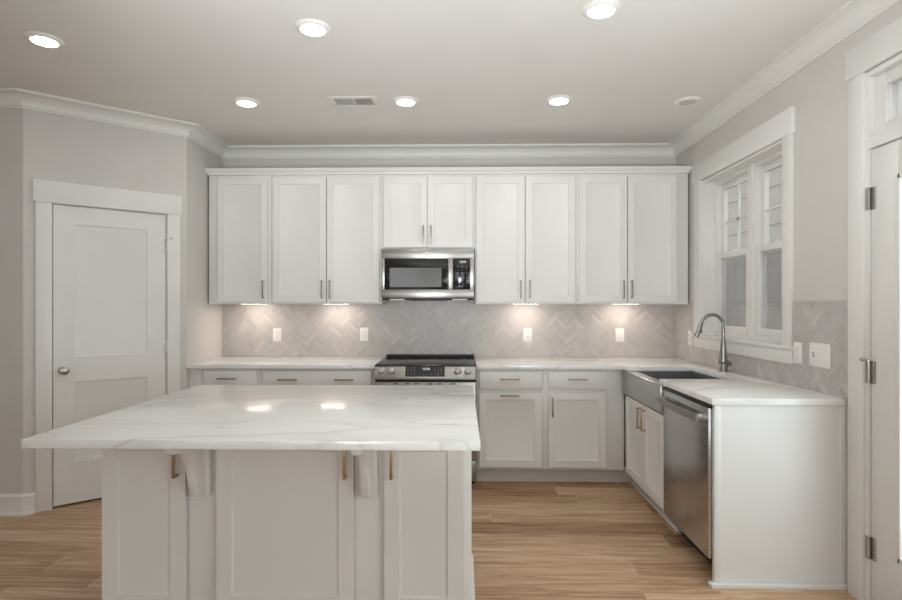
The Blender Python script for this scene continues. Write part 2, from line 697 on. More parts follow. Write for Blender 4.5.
def panel_slab(mb, x0, x1, z0, z1, yf, t, panels, depth=0.32, bead=0.45):
    """a door slab facing -y with recessed panels (x0,x1,z0,z1); built as stiles and rails plus sunk fields"""
    xs = sorted({x0, x1} | {p[0] for p in panels} | {p[1] for p in panels})
    zs = sorted({z0, z1} | {p[2] for p in panels} | {p[3] for p in panels})
    bm = mb.bm
    cache = {}

    def V(x, y, z):
        k = (round(x, 4), round(y, 4), round(z, 4))
        if k not in cache:
            cache[k] = bm.verts.new((x, y, z))
        return cache[k]
    for i in range(len(xs) - 1):
        for j in range(len(zs) - 1):
            a, b, c, e = xs[i], xs[i + 1], zs[j], zs[j + 1]
            inside = any(p[0] <= a and b <= p[1] and p[2] <= c and e <= p[3] for p in panels)
            if not inside:
                bm.faces.new((V(a, yf, c), V(b, yf, c), V(b, yf, e), V(a, yf, e)))
    for (a, b, c, e) in panels:
        o = [(a, c), (b, c), (b, e), (a, e)]
        s1 = 0.06
        i1 = [(a + s1, c + s1), (b - s1, c + s1), (b - s1, e - s1), (a + s1, e - s1)]
        i2 = [(a + bead, c + bead), (b - bead, c + bead), (b - bead, e - bead), (a + bead, e - bead)]
        for k in range(4):
            n = (k + 1) % 4
            bm.faces.new((V(o[k][0], yf, o[k][1]), V(o[n][0], yf, o[n][1]), V(i1[n][0], yf + depth * 0.6, i1[n][1]), V(i1[k][0], yf + depth * 0.6, i1[k][1])))
            bm.faces.new((V(i1[k][0], yf + depth * 0.6, i1[k][1]), V(i1[n][0], yf + depth * 0.6, i1[n][1]), V(i2[n][0], yf + depth, i2[n][1]), V(i2[k][0], yf + depth, i2[k][1])))
        bm.faces.new([V(p[0], yf + depth, p[1]) for p in i2])
    # sides and back
    yb = yf + t
    for k in range(len(xs) - 1):
        bm.faces.new((V(xs[k], yf, z0), V(xs[k + 1], yf, z0), V(xs[k + 1], yb, z0), V(xs[k], yb, z0)))
        bm.faces.new((V(xs[k], yf, z1), V(xs[k + 1], yf, z1), V(xs[k + 1], yb, z1), V(xs[k], yb, z1)))
    for k in range(len(zs) - 1):
        bm.faces.new((V(x0, yf, zs[k]), V(x0, yf, zs[k + 1]), V(x0, yb, zs[k + 1]), V(x0, yb, zs[k])))
        bm.faces.new((V(x1, yf, zs[k]), V(x1, yf, zs[k + 1]), V(x1, yb, zs[k + 1]), V(x1, yb, zs[k])))
    bmesh.ops.holes_fill(bm, edges=[e for e in bm.edges if e.is_boundary], sides=0)
    return mb


slab = d.part('door_slab', panel_slab(MB(), 6.25, 33.25, 0.6, 80.45, 0.02, 1.4, [(11.0, 28.4, 39.9, 75.5), (11.0, 28.4, 11.6, 33.1)], 0.38, 0.5), MT['trim'])
mb = MB()
mb.box(2.5, 6.0, -0.75, 0, 0, 80.7, 0.06)
mb.box(33.55, 37.1, -0.75, 0, 0, 80.7, 0.06)
mb.box(1.9, 37.5, -0.95, 0, 80.7, 86.4, 0.06)
d.part('casing', mb, MT['trim'])
mb = MB()
mb.box(5.7, 6.1, 0.0, 4.5, 0, 80.7)
mb.box(33.4, 33.9, 0.0, 4.5, 0, 80.7)
mb.box(6.1, 33.4, 0.0, 4.5, 80.6, 81.0)
mb.box(6.1, 33.4, 1.5, 2.2, 79.8, 80.6)
mb.box(6.1, 6.7, 1.5, 2.2, 0, 79.8)
mb.box(32.8, 33.4, 1.5, 2.2, 0, 79.8)
d.part('jamb', mb, MT['trim'])
mb = MB()
mb.lathe([(1.25, 0.02), (1.25, -0.15), (1.1, -0.3), (0.5, -0.35), (0.45, -0.9), (0.6, -1.1), (1.0, -1.35), (1.12, -1.75), (1.0, -2.1), (0.6, -2.3), (0.05, -2.35)], (8.6, 0, 36.4), axis=1)
d.part('door_knob', mb, MT['nickel'], slab, 'satin nickel door knob')
for z in (71.4, 41.9, 12.5):
    mb = MB()
    mb.cyl((33.4, -0.25, z - 1.9), (33.4, -0.25, z + 1.9), 0.27, 12)
    mb.cyl((33.4, -0.25, z + 1.9), (33.4, -0.25, z + 2.15), 0.18, 12)
    mb.box(32.6, 34.2, -0.06, 0.0, z - 1.8, z + 1.8)
    if z > 70:
        mb.cyl((33.4, -0.3, z + 2.1), (34.6, -0.75, z + 2.1), 0.12, 8)
        mb.cyl((34.5, -0.9, z + 2.1), (34.5, -1.15, z + 2.1), 0.3, 12)
    d.part('hinge', mb, MT['nickel'], slab)

# ------------------------------------------------------------------ window over the sink
w = Thing('window_1', (XR, 147.8, WZ0), 'white twin double-hung window above the sink', 'window', kind='structure')
mb = MB()
mb.box(XR - 0.75, XR, 122.9, 126.35, WZ0, 91.6, 0.05)
mb.box(XR - 0.75, XR, 169.3, 173.9, WZ0, 91.6, 0.05)
mb.box(XR - 0.95, XR, 122.3, 174.5, 91.6, 97.3, 0.05)
w.part('casing', mb, MT['trim'])
mb = MB()
mb.box(XR - 0.75, XR, 122.4, 174.2, 40.8, 44.0, 0.05)
w.part('apron', mb, MT['trim'])
mb = MB()
mb.prism([(XR - 1.3, 121.9), (XR, 121.9), (XR, WY0 + .03), (XR + 3.5, WY0 + .03), (XR + 3.5, WY1 - .03), (XR, WY1 - .03), (XR, 174.7), (XR - 1.3, 174.7)], 2, 44.05, 44.75, .05)
w.part('window_sill', mb, MT['trim'])
mb = MB()
mb.box(XR - 0.3, XR + WT, WY0, WY0 + 0.5, 44.7, WZ1)
mb.box(XR - 0.3, XR + WT, WY1 - 0.5, WY1, 44.7, WZ1)
mb.box(XR - 0.3, XR + WT, WY0 + .5, WY1 - .5, WZ1 - 0.5, WZ1)
w.part('jamb', mb, MT['trim'])
MUL0, MUL1 = 146.9, 148.9
fx0, fx1 = XR + 3.6, XR + 7.0
mb = MB()
for a, b in ((WY0 + .5, MUL0), (MUL1, WY1 - .5)):
    mb.box(fx0, fx1, a, a + 0.8, 44.7, 90.8)
    mb.box(fx0, fx1, b - 0.8, b, 44.7, 90.8)
    mb.box(fx0, fx1, a + .8, b - .8, 90.0, 90.8)
    mb.box(fx0, fx1, a + .8, b - .8, 44.7, 45.6)
mb.box(fx0 - 0.4, fx1, MUL0, MUL1, 44.7, 90.8)
w.part('window_frame', mb, MT['trim'])
for a, b in ((WY0 + 1.3, MUL0 - .8), (MUL1 + .8, WY1 - 1.3)):
    # upper sash (outer track) with a cross of bars
    mb = MB()
    x0, x1 = XR + 5.3, XR + 6.5
    mb.box(x0, x1, a, a + 1.6, 67.2, 90.0, .05)
    mb.box(x0, x1, b - 1.6, b, 67.2, 90.0, .05)
    mb.box(x0, x1, a + 1.55, b - 1.55, 88.3, 90.0, .05)
    mb.box(x0, x1, a + 1.55, b - 1.55, 67.2, 68.8, .05)
    us = w.part('upper_sash', mb, MT['trim'])
    m_ = (a + b) / 2
    mb = MB()
    mb.box(x0 + .3, x1 - .3, m_ - .4, m_ + .4, 68.8, 88.3)
    mb.box(x0 + .3, x1 - .3, a + 1.6, b - 1.6, 78.1, 78.9)
    w.part('muntin', mb, MT['trim'], us)
    w.part('pane', MB().box(x0 + .55, x0 + .65, a + 1.5, b - 1.5, 68.6, 88.5), MT['glass'], us)
    # lower sash (inner track)
    mb = MB()
    x0, x1 = XR + 4.0, XR + 5.2
    mb.box(x0, x1, a, a + 1.6, 45.6, 69.3, .05)
    mb.box(x0, x1, b - 1.6, b, 45.6, 69.3, .05)
    mb.box(x0, x1, a + 1.55, b - 1.55, 67.6, 69.3, .05)
    mb.box(x0, x1, a + 1.55, b - 1.55, 45.6, 47.8, .05)
    ls = w.part('lower_sash', mb, MT['trim'])
    w.part('pane', MB().box(x0 + .55, x0 + .65, a + 1.5, b - 1.5, 47.6, 67.8), MT['glass'], ls)
    w.part('sash_lock', MB().box(x0 + .1, x1 - .1, m_ - 1, m_ + 1, 69.3, 69.8, .1), MT['trim'], ls)
    w.part('insect_screen', MB().box(XR + 6.7, XR + 6.74, a, b, 45.6, 68.2), MT['screen'], label='grey half screen over the lower sash')

# ------------------------------------------------------------------ glazed entry door at the right
e = Thing('door_2', (XR, 82.9, 0), 'white glazed door with a transom in the right wall', 'door', kind='structure')
mb = MB()
mb.box(XR - 0.8, XR, 101.0, 104.85, 0, 95.7, .05)
mb.box(XR - 0.8, XR, 60.9, 64.7, 0, 95.7, .05)
mb.box(XR - 1.0, XR, 60.3, 105.3, 95.7, 101.2, .05)
e.part('casing', mb, MT['trim'])
mb = MB()
mb.box(XR - .3, XR + WT, DY1 - .9, DY1, 0, DZ1)
mb.box(XR - .3, XR + WT, DY0, DY0 + .9, 0, DZ1)
mb.box(XR - .3, XR + WT, DY0 + .9, DY1 - .9, DZ1 - .9, DZ1)
mb.box(XR - .3, XR + WT, DY0 + .9, DY1 - .9, 81.7, 83.7)
mb.box(XR + 2.2, XR + 3, DY1 - 1.5, DY1 - .9, 0, 81.7)
mb.box(XR + 2.2, XR + 3, DY0 + .9, DY0 + 1.5, 0, 81.7)
mb.box(XR + 2.2, XR + 3, DY0 + 1.5, DY1 - 1.5, 81.0, 81.7)
mb.box(XR, XR + WT, DY0 + .9, DY1 - .9, 0, .5)
e.part('jamb', mb, MT['trim'])
mb = MB()
ta, tb = DY0 + .95, DY1 - .95
x0, x1 = XR + .9, XR + 2.6
mb.box(x0, x1, ta, ta + 2.5, 83.75, 94.55, .06)
mb.box(x0, x1, tb - 2.5, tb, 83.75, 94.55, .06)
mb.box(x0, x1, ta + 2.45, tb - 2.45, 92.3, 94.55, .06)
mb.box(x0, x1, ta + 2.45, tb - 2.45, 83.75, 85.8, .06)
mb.box(x0 - .15, x0 + .3, tb - 2.75, tb - 1.9, 85.3, 92.8, .05)
mb.box(x0 - .15, x0 + .3, ta + 1.9, ta + 2.75, 85.3, 92.8, .05)
tr = e.part('transom_sash', mb, MT['trim'])
e.part('pane', MB().box(x0 + .8, x0 + .9, ta + 2.4, tb - 2.4, 85.7, 92.4), MT['glass'], tr)
mb = MB()
sa, sb = DY0 + 1.05, DY1 - 1.05
x0, x1 = XR + .15, XR + 1.9
gy0, gy1, gz0, gz1 = sa + 6.2, sb - 6.2, 11.0, 75.4
mb.box(x0, x1, sa, gy0, .6, 81.5, .05)
mb.box(x0, x1, gy1, sb, .6, 81.5, .05)
mb.box(x0, x1, gy0 - .05, gy1 + .05, gz1, 81.5, .05)
mb.box(x0, x1, gy0 - .05, gy1 + .05, .6, gz0, .05)
for u0, u1, v0, v1 in ((gy0 - .4, gy0 + .5, gz0 - .4, gz1 + .4), (gy1 - .5, gy1 + .4, gz0 - .4, gz1 + .4), (gy0, gy1, gz0 - .4, gz0 + .5), (gy0, gy1, gz1 - .5, gz1 + .4)):
    mb.box(x0 - .25, x1 + .25, u0, u1, v0, v1, .08)
ds = e.part('door_slab', mb, MT['trim'])
e.part('pane', MB().box(x0 + .8, x0 + .95, gy0, gy1, gz0, gz1), MT['glass'], ds)
for z in (72.8, 41.8, 10.4):
    mb = MB()
    mb.cyl((XR - .25, 100.25, z - 2), (XR - .25, 100.25, z + 2), .3, 12)
    mb.box(XR - .36, XR - .3, 100.3, 101.15, z - 2, z + 2)
    mb.box(XR + .05, XR + .14, 99.0, 100.2, z - 2, z + 2)
    if 20 < z < 60:
        mb.cyl((XR - .25, 100.25, z + 2), (XR - .25, 100.25, z + 2.35), .42, 12)
        mb.cyl((XR - .25, 100.25, z + 2.15), (XR - .95, 101.0, z + 2.15), .13, 8)
        mb.cyl((XR - .95, 100.95, z + 2.15), (XR - .95, 101.25, z + 2.15), .3, 12)
        mb.cyl((XR - .25, 100.25, z + 2.15), (XR - 1.0, 99.4, z + 2.15), .13, 8)
    e.part('hinge', mb, MT['nickel'], ds)

# ------------------------------------------------------------------ outside: neighbouring house and ground
mb = MB()
mb.box(XR + WT, 420, -260, 700, -14, -12)
struct('ground', mb, MT['ground'])
HX = 140
h = Thing('neighboring_house', (HX, 200, -12), 'beige lap-sided house seen outside through the sink window', 'house')
mb = MB()
z = -12
while z < 122:
    mb.prism([(HX, z), (HX - .8, z + 0.02), (HX - .25, z + 8.7), (HX, z + 8.7)], 1, -140, 560)
    z += 8.5
mb.box(HX, HX + 8, -140, 560, -12, 124.5)
h.part('siding', mb, MT['siding'])

# ------------------------------------------------------------------ backsplashes (herringbone tiles)
TW, TL, GAP = 1.05, 4.2, 0.05


def clip(poly, r):
    def cut(p, ax, lim, sgn):
        out = []
        for i in range(len(p)):
            a, b = p[i], p[(i + 1) % len(p)]
            ia, ib = sgn * (a[ax] - lim) >= 0, sgn * (b[ax] - lim) >= 0
            if ia:
                out.append(a)
            if ia != ib:
                t = (lim - a[ax]) / (b[ax] - a[ax])
                out.append((a[0] + t * (b[0] - a[0]), a[1] + t * (b[1] - a[1])))
        return out
    for ax, lim, sgn in ((0, r[0], 1), (0, r[1], -1), (1, r[2], 1), (1, r[3], -1)):
        if len(poly) < 3:
            return []
        poly = cut(poly, ax, lim, sgn)
    return poly if len(poly) >= 3 else []


def herringbone(rects, to3d, rng):
    """list of (3-D corner ring, tone) for tiles clipped to the rectangles"""
    c = math.sqrt(.5)
    u0 = min(r[0] for r in rects); u1 = max(r[1] for r in rects)
    v0 = min(r[2] for r in rects); v1 = max(r[3] for r in rects)
    tiles = []
    for j in range(-3, int((u1 - u0) / (TL * 1.414)) + 4):
        for k in range(-30, int((v1 - v0) / (TW * 1.414)) + 40):
            for hv in (0, 1):
                ox, oy = k * TW, k * TW
                if hv == 0:
                    b = (ox, ox + TL, oy, oy + TW)
                else:
                    b = (ox + TL, ox + TL + TW, oy + TW - TL, oy + TW)
                g = GAP / 2
                q = [(b[0] + g, b[2] + g), (b[1] - g, b[2] + g), (b[1] - g, b[3] - g), (b[0] + g, b[3] - g)]
                # turn by 45 degrees so the stack of chevrons runs straight up; shift in whole columns of 2L
                pts = [((x - y) * c, (x + y) * c) for x, y in q]
                sh = (2 * TL * c * j, 2 * TL * c * j)
                kk = round(sh[1] / (TW * 1.41421356))
                pts = [(u0 + x + sh[0], v0 + y + sh[1] - kk * TW * 1.41421356 - 6) for x, y in pts]
                r_ = rng.random()
                t = 0.93 + 0.11 * rng.random()
                if r_ < 0.09:
                    t = 1.08 + 0.07 * rng.random()
                elif r_ < 0.17:
                    t = 0.88
                warm = rng.uniform(-1, 1)
                for r in rects:
                    p = clip(pts, r)
                    if p:
                        tiles.append((p, t, warm))
    return tiles


TILE = srgb(187, 182, 178)


def splash(name, rects, to3d, label, seed, loc):
    rng = random.Random(seed)
    mb = MB()
    tones = []
    col = mb.bm.loops.layers.float_color.new('tone')
    for p, t, warm in herringbone(rects, to3d, rng):
        top = [mb.bm.verts.new(to3d(a, b, .36)) for a, b in p]
        bot = [mb.bm.verts.new(to3d(a, b, .07)) for a, b in p]
        fs = [mb.bm.faces.new(top)]
        for i in range(len(p)):
            j = (i + 1) % len(p)
            fs.append(mb.bm.faces.new((top[i], top[j], bot[j], bot[i])))
        cc = (TILE[0] * t * (1 + .025 * warm), TILE[1] * t, TILE[2] * t * (1 - .025 * warm), 1)
        for f in fs:
            for l in f.loops:
                l[col] = cc
    th = Thing(name, loc, label, 'backsplash')
    o = th.part('tiles', mb, MT['tile'])
    mb = MB()
    for r in rects:
        a, b = to3d(r[0], r[2], 0.06), to3d(r[1], r[3], 0.31)
        mb.box(a[0], b[0], a[1], b[1], a[2], b[2])
    th.part('grout', mb, MT['grout'])
    return th


splash('herringbone_backsplash', [(XL + .02, XR - .42, 36.02, 53.95), (-25.4, 3.9, 53.95, 55.5)], lambda u, v, t: (u, YB - t, v),
       'long taupe marble herringbone backsplash on the back wall behind the range', 3, (-5, YB, 36))
th = splash('herringbone_backsplash', [(105.0, 122.85, 36.02, 54.3), (122.85, 173.9, 36.02, 40.75), (173.95, YB - .42, 36.02, 54.3)], lambda u, v, t: (XR - t, u, v),
            'gray marble herringbone backsplash on the right wall around the window', 8, (XR, 147, 36))
for a, b in ((105.0, 122.2), (174.75, YB - .42)):
    th.part('edge_trim', MB().box(XR - .42, XR - .06, a, b, 54.3, 54.75, .04), MT['grout'])

# ------------------------------------------------------------------ cabinet parts


def shaker(mb, x0, x1, z0, z1, yf, t=.75, stile=2.1, bead=.28, depth=.3):
    return panel_slab(mb, x0, x1, z0, z1, yf, t, [(x0 + stile, x1 - stile, z0 + stile, z1 - stile)], depth, bead)


def to_left(mb, xf, yc):
    """turn geometry built facing -y (x along) into geometry facing -x: local x -> -y about yc, local y -> x offset xf"""
    for v in mb.bm.verts:
        x, y, z = v.co
        v.co = (xf + y, yc - x, z)
    return mb


def pull(c, length, direction, out=(0, -1, 0), stand=1.1, r=.2):
    """bar pull: square-ish bar with two posts; c is the centre on the door face"""
    mb = MB()
    c = Vector(c); o = Vector(out)
    dv = Vector((1, 0, 0)) if direction == 'x' else Vector((0, 0, 1)) if direction == 'z' else Vector((0, 1, 0))
    bar = c + o * stand
    a, b = bar - dv * length / 2, bar + dv * length / 2
    side = dv.cross(o).normalized()

    def rbox(p, q, hw, hw2):
        lo = [min(p[i], q[i]) for i in range(3)]
        hi = [max(p[i], q[i]) for i in range(3)]
        for i in range(3):
            wv = abs(side[i]) * hw + abs(o[i]) * hw2
            lo[i] -= wv
            hi[i] += wv
        mb.box(lo[0], hi[0], lo[1], hi[1], lo[2], hi[2], .05)
    rbox(a, b, r, r * .9)
    for s_ in (-1, 1):
        p = bar + dv * (s_ * (length / 2 - .22))
        q = c + dv * (s_ * (length / 2 - .22))
        lo = [min(p[i], q[i]) - (abs(side[i]) * r * .9 + abs(dv[i]) * .2) for i in range(3)]
        hi = [max(p[i], q[i]) + (abs(side[i]) * r * .9 + abs(dv[i]) * .2) for i in range(3)]
        mb.box(lo[0], hi[0], lo[1], hi[1], lo[2], hi[2], .03)
    return mb


# ---- wall cabinets
UF, UD = 177.9, 176.9          # face frame, door front
UG = 'white wall cabinets in a row above the back counter'


def wall_cabinet(x0, x1, z0, z1, doors, dz0, dz1, label):
    t = Thing('wall_cabinet', ((x0 + x1) / 2, YB, z0), label, 'cabinet', UG)
    mb = MB()
    mb.box(x0, x1, UF, YB - .02, z0 + .5, z1, .03)
    # lower edges of frame and sides hang down past the bottom board
    mb.box(x0, x1, UF, UF + .75, z0, z0 + .52)
    mb.box(x0, x0 + .6, UF + .75, YB - .4, z0, z0 + .52)
    mb.box(x1 - .6, x1, UF + .75, YB - .4, z0, z0 + .52)
    t.part('body', mb, MT['cab'])
    for a, b, px in doors:
        dd = t.part('door', shaker(MB(), a, b, dz0, dz1, UD, .78), MT['cab'])
        t.part('handle', pull((px, UD, dz0 + 1.2 + 2.9), 5.7, 'z'), MT['pull'], dd)
    return t


wall_cabinet(-82.2, -62.0, 54.1, 96.0, [(-79.0, -62.8, -64.0)], 54.75, 94.9, 'single-door white wall cabinet at the left end, next to the pantry wall')
wall_cabinet(-61.95, -25.85, 54.1, 96.0, [(-60.9, -43.8, -45.0), (-43.45, -26.6, -42.4)], 54.75, 94.9, 'tall two-door white wall cabinet left of the microwave')
wall_cabinet(-25.8, 4.15, 71.75, 96.0, [(-25.0, -11.25, -12.4), (-10.95, 3.35, -9.9)], 72.4, 94.9, 'short two-door white wall cabinet above the microwave')
wall_cabinet(4.2, 36.75, 54.1, 96.0, [(4.75, 20.05, 18.7), (20.35, 36.1, 21.6)], 54.75, 94.9, 'tall two-door white wall cabinet right of the microwave')
wall_cabinet(36.8, 72.2, 54.1, 96.0, [(37.45, 52.55, 51.3), (52.85, 68.3, 53.9)], 54.75, 94.9, 'tall two-door white wall cabinet in the right corner beside the window')
mb = MB()
prof = [(0, 96.02), (.5, 96.02), (.55, 96.7), (.95, 97.0), (1.0, 97.35), (1.25, 97.5), (1.25, 98.0), (0, 98.0)]
mb.sweep([(72.2, YB - .05), (72.2, UF), (-82.2, UF), (-82.2, YB - .05)], [(d_ if d_ > 0 else -.6, z_) for d_, z_ in prof], side=1)
single('cabinet_cornice', mb, MT['cab'], (-5, UF, 96), 'narrow white cornice running along the top of the wall cabinets', 'molding')

# ---- base cabinets along the back wall
BF, BD = 166.15, 165.15
BG = 'white base cabinets under the perimeter counter'


def base_cabinet(x0, x1, label, drawers, doors, toe=(None, None)):
    t = Thing('base_cabinet', ((x0 + x1) / 2, YB, 0), label, 'cabinet', BG)
    t.part('body', MB().box(x0, x1, BF, YB - .45, 4.5, 34.73, .03), MT['cab'])
    t.part('toe_kick', MB().box(toe[0] or x0, toe[1] or x1, 168.9, 169.7, 0, 4.52), MT['toe'])
    for a, b, z0, z1, ps in drawers:
        dr = t.part('drawer', MB().box(a, b, BD, BD + .78, z0, z1, .08), MT['cab'])
        for p in ps:
            t.part('handle', pull((p, BD, (z0 + z1) / 2 + (.3 if len(ps) == 1 else 0)), 5.6, 'x'), MT['pull'], dr)
    for a, b, z0, z1, (px, pz, dr_) in doors:
        dd = t.part('door', shaker(MB(), a, b, z0, z1, BD, .78), MT['cab'])
        t.part('handle', pull((px, BD, pz), 5.6, dr_), MT['pull'], dd)
    return t


base_cabinet(-82.92, -61.2, 'white base cabinet with one drawer at the left end of the back counter',
             [(-77.9, -61.9, 28.9, 34.0, [-70.8])], [(-77.9, -61.9, 5.4, 27.8, (-63.3, 23.6, 'z'))])
base_cabinet(-61.15, -26.0, 'wide white base cabinet with a two-handled drawer left of the range',
             [(-60.2, -27.2, 28.9, 34.0, [-52.4, -35.3])], [(-60.2, -43.9, 5.4, 27.8, (-45.3, 23.6, 'z')), (-43.5, -27.2, 5.4, 27.8, (-42.1, 23.6, 'z'))])
base_cabinet(4.35, 24.2, 'white base cabinet with a pull-out front and horizontal handle right of the range',
             [(5.2, 24.0, 28.9, 34.0, [14.2])], [(5.2, 23.7, 5.45, 27.7, (14.2, 26.9, 'x'))])
base_cabinet(24.25, 48.5, 'white base cabinet with left-handled door and filler in the inside corner',
             [(25.8, 42.9, 28.9, 34.0, [34.3])], [(25.8, 42.9, 5.45, 27.7, (26.9, 23.5, 'z'))], toe=(24.25, 51.5))

# ---- sink base (faces the island, -x)
sbx, sbd = 48.8, 47.8
t = Thing('base_cabinet', (60, 148.6, 0), 'white two-door cabinet under the farmhouse sink', 'cabinet', BG)
mb = MB()
mb.box(sbx, XR - .45, 131.45, 165.85, 4.5, 26.0, .03)
t.part('body', mb, MT['cab'])
mb = MB()
mb.box(51.5, 52.3, 131.45, 168.85, 0, 4.52)
t.part('toe_kick', mb, MT['toe'])
mb = MB()
mb.box(50.9, 51.5, 131.45, 168.3, 0, .75, .1)
t.part('shoe_molding', mb, MT['cab'])
for a, b, py in ((131.75, 146.6, 145.0), (146.95, 162.3, 148.2)):
    yc = (a + b) / 2
    m2 = shaker(MB(), -(b - a) / 2, (b - a) / 2, 5.2, 27.5, 0, .78)
    dd = t.part('door', to_left(m2, sbd, yc), MT['cab'])
    t.part('handle', pull((sbd, py, 23.7), 5.6, 'z', out=(-1, 0, 0)), MT['bronze'], dd)

# ---- end panel beside the dishwasher
mb = MB()
mb.box(48.9, 72.55, 106.55, 107.15, 0, 34.73)
mb.box(48.15, 49.35, 106.25, 107.2, 0, 34.73, .04)
mb.box(71.9, 72.95, 106.25, 107.2, 0, 34.73, .04)
p_ = MB()
t = Thing('end_panel', (60, 106.7, 0), 'plain white end panel closing the counter beside the dishwasher', 'panel')
t.part('panel', mb, MT['cab'])
t.part('shoe_molding', p_.prism([(47.3, 105.45), (72.9, 105.45), (72.9, 106.5), (48.2, 106.5), (48.2, 107.2), (47.3, 107.2)], 2, 0, .85, .12), MT['cab'])

# ------------------------------------------------------------------ countertops
CF = 164.5
single('countertop', MB().box(-82.9, -25.95, CF, YB - .02, 34.75, 36.0, .1), MT['quartz'], (-54, 177, 35),
       'short white quartz countertop left of the range', 'countertop')
mb = MB()
poly = [(4.3, CF), (47.6, CF), (47.6, 160.8), (66.5, 160.8), (66.5, 134.3), (47.6, 134.3), (47.6, 106.0), (XR - .02, 106.0), (XR - .02, YB - .02), (4.3, YB - .02)]
mb.prism(poly, 2, 34.75, 36.0, .09)
single('countertop', mb, MT['quartz'], (40, 170, 35), 'L-shaped white quartz countertop around the sink and right corner', 'countertop')

# ------------------------------------------------------------------ farmhouse sink and faucet
t = Thing('farmhouse_sink', (57, 148.6, 26), 'stainless apron-front sink set into the right counter below the window', 'sink')
mb = MB()
mb.box(47.35, 50.6, 132.7, 164.7, 28.0, 34.72, .18)
t.part('apron', mb, MT['steelx'])
mb = MB()
ix0, ix1, iy0, iy1 = 50.6, 67.0, 133.6, 161.4
mb.box(ix0 - .05, ix1 + .4, iy0 - .4, iy0, 28.2, 34.7)
mb.box(ix0 - .05, ix1 + .4, iy1, iy1 + .4, 28.2, 34.7)
mb.box(ix1, ix1 + .4, iy0, iy1, 28.2, 34.7)
mb.box(ix0 - .05, ix1 + .4, iy0 - .4, iy1 + .4, 27.85, 28.2)
t.part('basin', mb, MT['sink'])
mb = MB()
mb.lathe([(1.9, 28.2), (1.9, 28.32), (1.2, 28.28), (.1, 28.26)], (60, 147.5, 0))
t.part('drain', mb, MT['nickel'])

t = Thing('faucet', (69.7, 148.7, 36), 'brushed nickel gooseneck faucet behind the sink', 'faucet')
fx, fy = 69.7, 148.7
mb = MB()
mb.lathe([(1.25, 36.0), (1.25, 36.2), (1.15, 36.4), (1.12, 38.9), (1.0, 39.5), (.82, 42.0), (.62, 44.0), (.46, 45.2)], (fx, fy, 0))
t.part('base', mb, MT['faucet'])
pts = [(fx, fy, 44.2), (fx, fy, 46.2)]
R_ = 2.95
for k in range(1, 15):
    a = math.radians(k * 165 / 14)
    pts.append((fx - R_ + R_ * math.cos(a), fy, 48.3 + R_ * math.sin(a)))
last, prev = Vector(pts[-1]), Vector(pts[-2])
dr = (last - prev).normalized()
t.part('neck', MB().tube(pts, .44, 16), MT['faucet'])
mb = MB()
s0 = last
mb.tube([s0, s0 + dr * .4, s0 + dr * 1.2, s0 + dr * 3.4, s0 + dr * 4.0], [.46, .58, .62, .7, .62], 18)
sp = t.part('spray_head', mb, MT['faucet'])
mb = MB()
c0 = s0 + dr * 2.2 + Vector((.62, -.25, .1))
mb.box(c0.x - .15, c0.x + .15, c0.y - .2, c0.y + .2, c0.z - .7, c0.z + .7, .08)
t.part('button', mb, MT['matte'], sp)
mb = MB()
mb.cyl((fx + .6, fy - .2, 38.3), (fx + 1.9, fy - .5, 38.3), .75, 18, .6)
mb.tube([(fx + 1.2, fy - .5, 38.4), (fx - .2, fy - 1.3, 38.5), (fx - 2.2, fy - 2.2, 38.7)], [.34, .28, .2], 12)
t.part('lever', mb, MT['faucet'])

# ------------------------------------------------------------------ dishwasher
t = Thing('dishwasher', (60, 119.1, 0), 'stainless dishwasher with a bar handle between sink and end panel', 'dishwasher')
dy0, dy1 = 107.45, 131.2
t.part('tub', MB().box(49.3, 72, dy0 + .1, dy1 - .1, 3.0, 34.2), MT['matte'])
dd = t.part('door', MB().box(47.5, 49.2, dy0, dy1, 4.9, 33.9, .12), MT['steelx'])
t.part('control_edge', MB().box(47.6, 49.2, dy0, dy1, 33.95, 34.5, .05), MT['matte'])
t.part('toe_kick', MB().box(51.7, 52.4, dy0, dy1, 0, 4.8), MT['matte'])
mb = MB()
hp = []
for k in range(13):
    u = k / 12
    hp.append((45.75 - .35 * math.sin(math.pi * u), 108.4 + 20.9 * u, 31.8))
rings = []
for x, y, z in hp:
    rings.append([(x - .3, y, z - .7), (x + .25, y, z - .7), (x + .25, y, z + .7), (x - .3, y, z + .7)])
mb.loft(rings)
for y in (108.9, 128.8):
    mb.box(45.7, 47.6, y - .45, y + .45, 31.05, 32.55, .06)
t.part('handle', mb, MT['steel'], dd)


def emblem(centre, r, facing):
    mb = MB()
    c = Vector(centre)
    ax = 1 if facing == 'front' else 0
    mb.lathe([(r, -.03), (r, .01)], c, axis=ax, n=24)
    return mb


def emblem_marks(centre, r, facing):
    mb = MB()
    c = Vector(centre)
    nrm = Vector((0, -1, 0)) if facing == 'front' else Vector((-1, 0, 0))
    n = 28
    a_ = Vector((1, 0, 0)) if facing == 'front' else Vector((0, -1, 0))
    b_ = Vector((0, 0, 1))
    pts = [c + nrm * .04 + a_ * (r * .82 * math.cos(2 * math.pi * k / n)) + b_ * (r * .82 * math.sin(2 * math.pi * k / n)) for k in range(n + 1)]
    mb.tube(pts, r * .06, 6)
    # two interlaced curls of the monogram
    for sx in (-1, 1):
        q = []
        for k in range(15):
            a = math.radians(40 + 290 * k / 14)
            q.append(c + nrm * .04 + a_ * (sx * r * .24 + r * .27 * math.cos(a)) + b_ * (r * .34 * math.sin(a)))
        mb.tube(q, r * .055, 6)
    return mb


em = t.part('emblem', emblem((47.46, 118.2, 10.1), .62, 'left'), MT['steel'], dd)
t.part('emblem_marks', emblem_marks((47.44, 118.2, 10.1), .62, 'left'), MT['greyprint'], dd)

